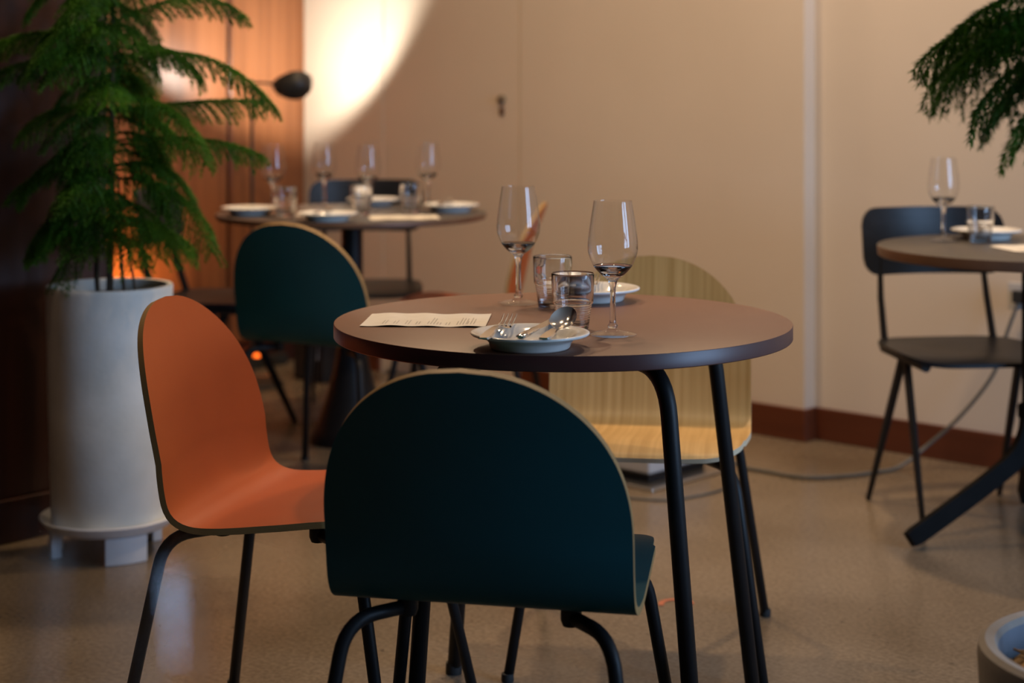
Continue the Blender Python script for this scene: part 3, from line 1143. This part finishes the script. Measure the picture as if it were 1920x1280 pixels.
PX, PY = -0.995, 4.175
pp = thing('potted_pine', (PX, PY, 0.079), 0, 'leafy dark green potted pine in a tall white cylinder pot at left', 'potted plant')
pot = MB().lathe([(0, 0.0), (0.137, 0.0), (0.140, 0.004), (0.147, 0.25), (0.1535, 0.565), (0.154, 0.574), (0.1525, 0.578), (0.140, 0.578), (0.1385, 0.574), (0.1385, 0.545)], 72).build('pot', 'pot', pp)
MB().lathe([(0, 0.552), (0.06, 0.556), (0.1385, 0.548), (0.1385, 0.50), (0, 0.50)], 40).build('soil', 'soil', pp)
rnd = random.Random(11)
for (bx, by, tx, ty, z1, r0) in ((0.0, 0.0, 0.012, 0.0, 1.50, 0.009), (-0.035, 0.02, -0.05, 0.03, 1.0, 0.006), (0.04, -0.02, 0.03, -0.03, 0.85, 0.005), (-0.02, -0.03, -0.03, -0.05, 0.92, 0.005), (0.055, 0.03, 0.02, 0.03, 0.80, 0.004)):
    pts = [Vector((bx + (tx - bx) * i / 8 + rnd.uniform(-.003, .003), by + (ty - by) * i / 8, 0.545 + (z1 - 0.545) * i / 8)) for i in range(9)]
    MB().tube(pts, [r0 * (1 - 0.5 * i / 8) for i in range(9)], n=8).build('trunk', 'bark', pp)
ZB = 0.078
# the branches one can pick out: azimuth, base height (world), length, rise, fall
named = [(R(-8), 1.215, 0.42, 0.10, 0.225), (R(14), 1.085, 0.37, 0.055, 0.03), (R(-4), 1.01, 0.38, 0.05, 0.085), (R(-28), 0.915, 0.31, 0.06, 0.225),
         (R(20), 1.235, 0.22, 0.07, 0.135), (R(8), 1.30, 0.33, 0.19, 0.17), (R(186), 1.265, 0.29, 0.06, 0.08), (R(200), 1.20, 0.27, 0.05, 0.07),
         (R(176), 1.09, 0.23, 0.05, 0.11), (R(190), 0.98, 0.22, 0.05, 0.15), (R(-50), 0.86, 0.25, 0.04, 0.16), (R(10), 0.80, 0.20, 0.03, 0.09),
         (R(205), 0.86, 0.20, 0.04, 0.15), (R(-30), 1.12, 0.30, 0.04, 0.20), (R(-18), 0.985, 0.22, 0.02, 0.14), (R(-12), 0.82, 0.16, 0.02, 0.07)]
for az, z, L, ri, fa in named:
    frond(rnd, arch_path((0.005, 0, z - ZB), az, L, ri, fa), 0.098, 'frond', pp, droop=0.95)
z = 0.80
k = 0
while z < 1.52:
    for j in range(6):
        az = rnd.uniform(0, 2 * PI) if j else R(-90) + rnd.uniform(-0.5, 0.5)
        L = rnd.uniform(0.13, 0.25)
        if math.cos(az) > 0.5:
            L *= 0.7
        L = min(L, 0.16 / max(0.05, math.cos(az - R(137))))
        frond(rnd, arch_path((0.0, 0, z - ZB + rnd.uniform(-.02, .02)), az, L, rnd.uniform(0.02, 0.07), rnd.uniform(0.08, 0.16), bend=rnd.uniform(-.2, .2)), 0.076, 'frond', pp, droop=0.85)
    z += 0.070

sd = thing('plant_saucer', (PX, PY, 0), 0, 'round white plant saucer on feet under the white pot', 'saucer')
MB().lathe([(0, 0.066), (0.146, 0.066), (0.152, 0.071), (0.165, 0.086), (0.169, 0.092), (0.166, 0.095), (0.162, 0.092), (0.150, 0.078), (0, 0.078)], 72).build('tray', 'white_plastic', sd)
for k, an in enumerate((R(-60), R(62), R(192))):
    fb = MB()
    ns = 6
    for i in range(ns + 1):
        a = an + R(-21 + 42 * i / ns)
        for rr in (0.146, 0.120):
            for zz_ in (0.0, 0.064):
                fb.v.append((rr * math.cos(a), rr * math.sin(a), zz_))
    for i in range(ns):
        a, b = 4 * i, 4 * (i + 1)
        for q in ((a, b, b + 1, a + 1), (a + 2, a + 3, b + 3, b + 2), (a, a + 2, b + 2, b), (a + 1, b + 1, b + 3, a + 3)):
            fb.f.append(q)
    fb.f.append((0, 1, 3, 2))
    e = 4 * ns
    fb.f.append((e, e + 2, e + 3, e + 1))
    fb.build('foot', 'white_plastic', sd, bevel=0.002)

# near right plant: low grey pot with straw mulch, branches hang in from the top right
QX, QY = 0.785, 2.12
qp = thing('potted_pine', (QX, QY, -0.0), 0, 'potted pine at the right edge in a grey concrete pot with straw mulch', 'potted plant')
MB().lathe([(0, 0), (0.165, 0), (0.17, 0.006), (0.194, 0.42), (0.192, 0.433), (0.184, 0.438), (0.172, 0.436), (0.168, 0.428)], 72).build('pot', 'grey_pot', qp)
MB().lathe([(0.168, 0.428), (0.165, 0.38), (0, 0.38)], 72).build('pot_lining', 'pot_inside', qp)
mu = MB().lathe([(0, 0.432), (0.05, 0.430), (0.11, 0.420), (0.158, 0.395), (0.158, 0.38), (0, 0.38)], 48).build('mulch', 'straw', qp)
stw = MB()
rs = random.Random(5)
for i in range(420):
    r_, a = 0.155 * math.sqrt(rs.random()), rs.uniform(0, 2 * PI)
    zc = 0.434 - (r_ / 0.158) ** 2 * 0.038
    b = rs.uniform(0, 2 * PI)
    l = rs.uniform(0.012, 0.028)
    c = Vector((r_ * math.cos(a), r_ * math.sin(a), zc))
    d = Vector((math.cos(b) * l, math.sin(b) * l, rs.uniform(-.004, .008)))
    if (c + d).xy.length > 0.157:
        continue
    stw.tube([c, c + d], 0.0016, n=4)
ms = stw.build('straw', 'straw', mu, smooth=False)
ms['kind'] = 'stuff'
for (bx, by, z1, r0) in ((0.0, 0.0, 1.55, 0.014), (0.04, 0.03, 1.3, 0.009)):
    MB().tube([Vector((bx + rs.uniform(-.004, .004), by, 0.40 + (z1 - 0.40) * i / 8)) for i in range(9)], [r0 * (1 - 0.4 * i / 8) for i in range(9)], n=8).build('trunk', 'bark', qp)
for az, z, L, ri, fa in ((R(180), 1.215, 0.26, 0.06, 0.13), (R(200), 1.235, 0.29, 0.06, 0.16), (R(160), 1.235, 0.27, 0.06, 0.12), (R(215), 1.20, 0.26, 0.04, 0.13), (R(188), 1.26, 0.26, 0.06, 0.13),
                         (R(230), 1.22, 0.26, 0.03, 0.14), (R(172), 1.19, 0.20, 0.05, 0.13), (R(205), 1.18, 0.19, 0.03, 0.14), (R(145), 1.24, 0.24, 0.05, 0.10),
                         (R(260), 1.24, 0.26, 0.05, 0.12), (R(40), 1.22, 0.25, 0.05, 0.12), (R(100), 1.24, 0.25, 0.05, 0.12), (R(320), 1.21, 0.26, 0.05, 0.12)):
    frond(rs, arch_path((0, 0, z), az, L, ri, fa), 0.085, 'frond', qp, droop=1.5)

for zt_ in (1.02, 1.50, 1.56):
    for j in range(7):
        az = R(360 / 7 * j) + rs.uniform(-0.2, 0.2)
        L = 0.27 if zt_ < 1.3 else 0.2
        if zt_ < 1.3 and math.cos(az) < 0.35:
            continue
        frond(rs, arch_path((0, 0, zt_), az, L, 0.06, 0.11), 0.075, 'frond', qp, droop=1.1)

# ------------------------------------------------------------------ floor lamp in the corner
LX, LY, LZ = -0.834, 6.50, 1.153
SX, SY = -1.000, 6.49
lp = thing('floor_lamp', (SX, SY, 0), 0, 'black floor lamp with egg-shaped shade lighting the corner wall', 'lamp')
MB().lathe([(0, 0), (0.12, 0), (0.122, 0.006), (0.118, 0.014), (0.02, 0.02), (0, 0.02)], 40).build('base', 'lamp_black', lp)
MB().tube([(0, 0, 0.015), (0, 0, 0.6), (0, 0, 1.175)], 0.0065, n=10).build('pole', 'lamp_black', lp)
AX = Vector((-0.211, 0.693, 0.689)).normalized()
sc_ = Vector((LX - SX, LY - SY, LZ))
MB().tube(curve_pts([(0, 0, 1.16), (0.03, 0.0, 1.163), (0.08, 0.004, 1.158), (sc_.x - AX.x * 0.03, sc_.y - AX.y * 0.034, sc_.z - AX.z * 0.034)], 5), 0.005, n=8).build('arm', 'lamp_black', lp)
shd = MB()
# bowl opening along +z, elongated and pear shaped in plan
prof = [(0.0, -0.040), (0.020, -0.038), (0.036, -0.030), (0.046, -0.016), (0.050, 0.0), (0.0515, 0.014)]
n = 40
for lay_ in (0, 1):
    for r_, zq in prof:
        rr = max(0.0, r_ - 0.0016 * lay_)
        for i in range(n):
            a = 2 * PI * i / n
            kx = 1.38 if math.cos(a) < 0 else 1.05
            ky = 0.95 - 0.18 * max(0, -math.cos(a))
            shd.v.append((rr * math.cos(a) * kx, rr * math.sin(a) * ky, zq + 0.0016 * lay_))
m_ = len(prof)
for lay_ in (0, 1):
    for i in range(m_ - 1):
        for k in range(n):
            j = (k + 1) % n
            o0 = lay_ * m_ * n
            q = (o0 + i * n + k, o0 + i * n + j, o0 + (i + 1) * n + j, o0 + (i + 1) * n + k)
            shd.f.append(q if lay_ == 0 else tuple(reversed(q)))
for k in range(n):
    j = (k + 1) % n
    a0, b0 = (m_ - 1) * n, m_ * n + (m_ - 1) * n
    shd.f.append((a0 + k, a0 + j, b0 + j, b0 + k))
so = shd.build('shade', 'lamp_black', lp)
so.location = sc_
so.scale = (1.25, 1.25, 1.25)
ex = Vector((1, 0.1, 0.05))
ex = (ex - AX * ex.dot(AX)).normalized()
ey = AX.cross(ex)
so.rotation_euler = Matrix((ex, ey, AX)).transposed().to_euler()
bl = MB().lathe([(0, -0.022), (0.010, -0.018), (0.014, -0.008), (0.011, 0.002), (0, 0.006)], 16).build('bulb', 'bulb', so)
ll = light('floor_lamp_light', 'SPOT', Vector((LX, LY, LZ)) + AX * 0.012, 30, (1.0, 0.93, 0.82), spot_size=R(152), spot_blend=0.35, shadow_soft_size=0.012, aim=AX)

# small uplight on the floor behind the pot
ux, uy = room(0.22, 1.02)
up = thing('floor_uplight', (ux, uy, 0), 0, 'small black floor lamp glowing behind the white pot', 'lamp')
MB().lathe([(0, 0), (0.06, 0), (0.06, 0.012), (0.012, 0.02), (0.010, 0.20), (0.0, 0.20)], 24).build('stand', 'lamp_black', up)
MB().lathe([(0.012, 0.20), (0.045, 0.215), (0.055, 0.27), (0.053, 0.27), (0.043, 0.218), (0, 0.206)], 24).build('cup', 'lamp_black', up)
MB().lathe([(0, 0.215), (0.014, 0.225), (0.018, 0.243), (0.010, 0.257), (0, 0.26)], 16).build('bulb', 'bulb', up)
light('uplight_light', 'SPOT', (ux, uy, 0.285), 24, (1.0, 0.45, 0.12), shadow_soft_size=0.02, spot_size=R(150), spot_blend=0.8,
      aim=(-CU, -SU, 0.45))

# ------------------------------------------------------------------ floor things
fb = thing('steel_floor_box', (0.385, 5.05, 0), TURN, 'pale grey box on a polished steel floor plate behind the oak chair', 'box')
MB().box(-0.20, 0.20, -0.20, 0.20, 0, 0.010).build('base_plate', 'sheet_steel', fb, smooth=False, bevel=0.004)
MB().box(-0.135, 0.135, -0.135, 0.135, 0.010, 0.034).build('plinth', 'black_metal', fb, smooth=False)
MB().box(-0.15, 0.15, -0.15, 0.15, 0.034, 0.15).build('housing', 'grey_plastic', fb, smooth=False, bevel=0.006)
cb = MB().tube(curve_pts([(0.575, 5.045, 0.075), (0.625, 5.055, 0.05), (0.68, 5.06, 0.012), (0.75, 5.015, 0.006), (0.85, 4.935, 0.006), (0.97, 4.95, 0.006), (1.075, 5.0, 0.006), (1.16, 5.05, 0.012),
                          (1.25, 5.075, 0.07), (1.34, 5.03, 0.17), (1.42, 4.98, 0.30), (1.455, 4.965, 0.42), (1.492, 4.956, 0.53)], 8), 0.0058, n=8).build('power_cable', 'cable', auto=False)
tag(cb, 'grey power cable trailing over the floor and up behind the right-hand table', 'cable')
cb2 = MB().tube(curve_pts([(0.30, 4.70, 0.004), (0.42, 4.67, 0.004), (0.52, 4.72, 0.004), (0.60, 4.80, 0.004), (0.66, 4.92, 0.004)], 6), 0.0035, n=6).build('thin_wire', 'cable', auto=False)
tag(cb2, 'thin grey wire curling on the floor in front of the steel floor plate', 'wire')
wx, wy = 1.497, 4.968
sk = thing('wall_socket', (wx, wy, 0.53), TURN, 'small pale wall socket behind the right-hand table column', 'socket')
MB().box(-0.04, 0.04, -0.004, 0.008, -0.04, 0.04).build('cover', 'grey_plastic', sk, smooth=False, bevel=0.003)
MB().box(-0.018, 0.018, -0.022, -0.004, -0.018, 0.018).build('plug', 'rubber', sk, smooth=False, bevel=0.003)

ex_, ey_ = room(0.06, 0.30)
ps = thing('power_strip', (ex_, ey_, 0), TURN, 'black power strip with two glowing orange switches by the wood panelling', 'power strip')
MB().box(-0.022, 0.022, -0.16, 0.16, 0, 0.045).build('body', 'rubber', ps, smooth=False, bevel=0.004)
for yy in (0.055, 0.012):
    MB().lathe([(0, 0.0), (0.013, 0.0), (0.013, 0.008), (0.008, 0.012), (0, 0.013)], 14, off=(0, yy, 0.045)).build('switch', 'neon', ps)
bx_, by_ = -0.755, 6.62
bb = thing('black_case', (bx_, by_, 0), TURN, 'black soft case on the floor in the far corner', 'case')
MB().box(-0.09, 0.09, -0.06, 0.06, 0, 0.20).build('body', 'black_fabric', bb, smooth=False, bevel=0.012)
MB().tube(fillet([(-0.04, 0, 0.195), (-0.04, 0, 0.235), (0.04, 0, 0.235), (0.04, 0, 0.195)], 0.02), 0.006, n=8).build('handle', 'black_fabric', bb)
MB().box(0.03, 0.06, -0.064, -0.058, 0.09, 0.16).build('glint_patch', 'white_plastic', bb, smooth=False)  # pale patch added in place of a reflected highlight; the case has no tag
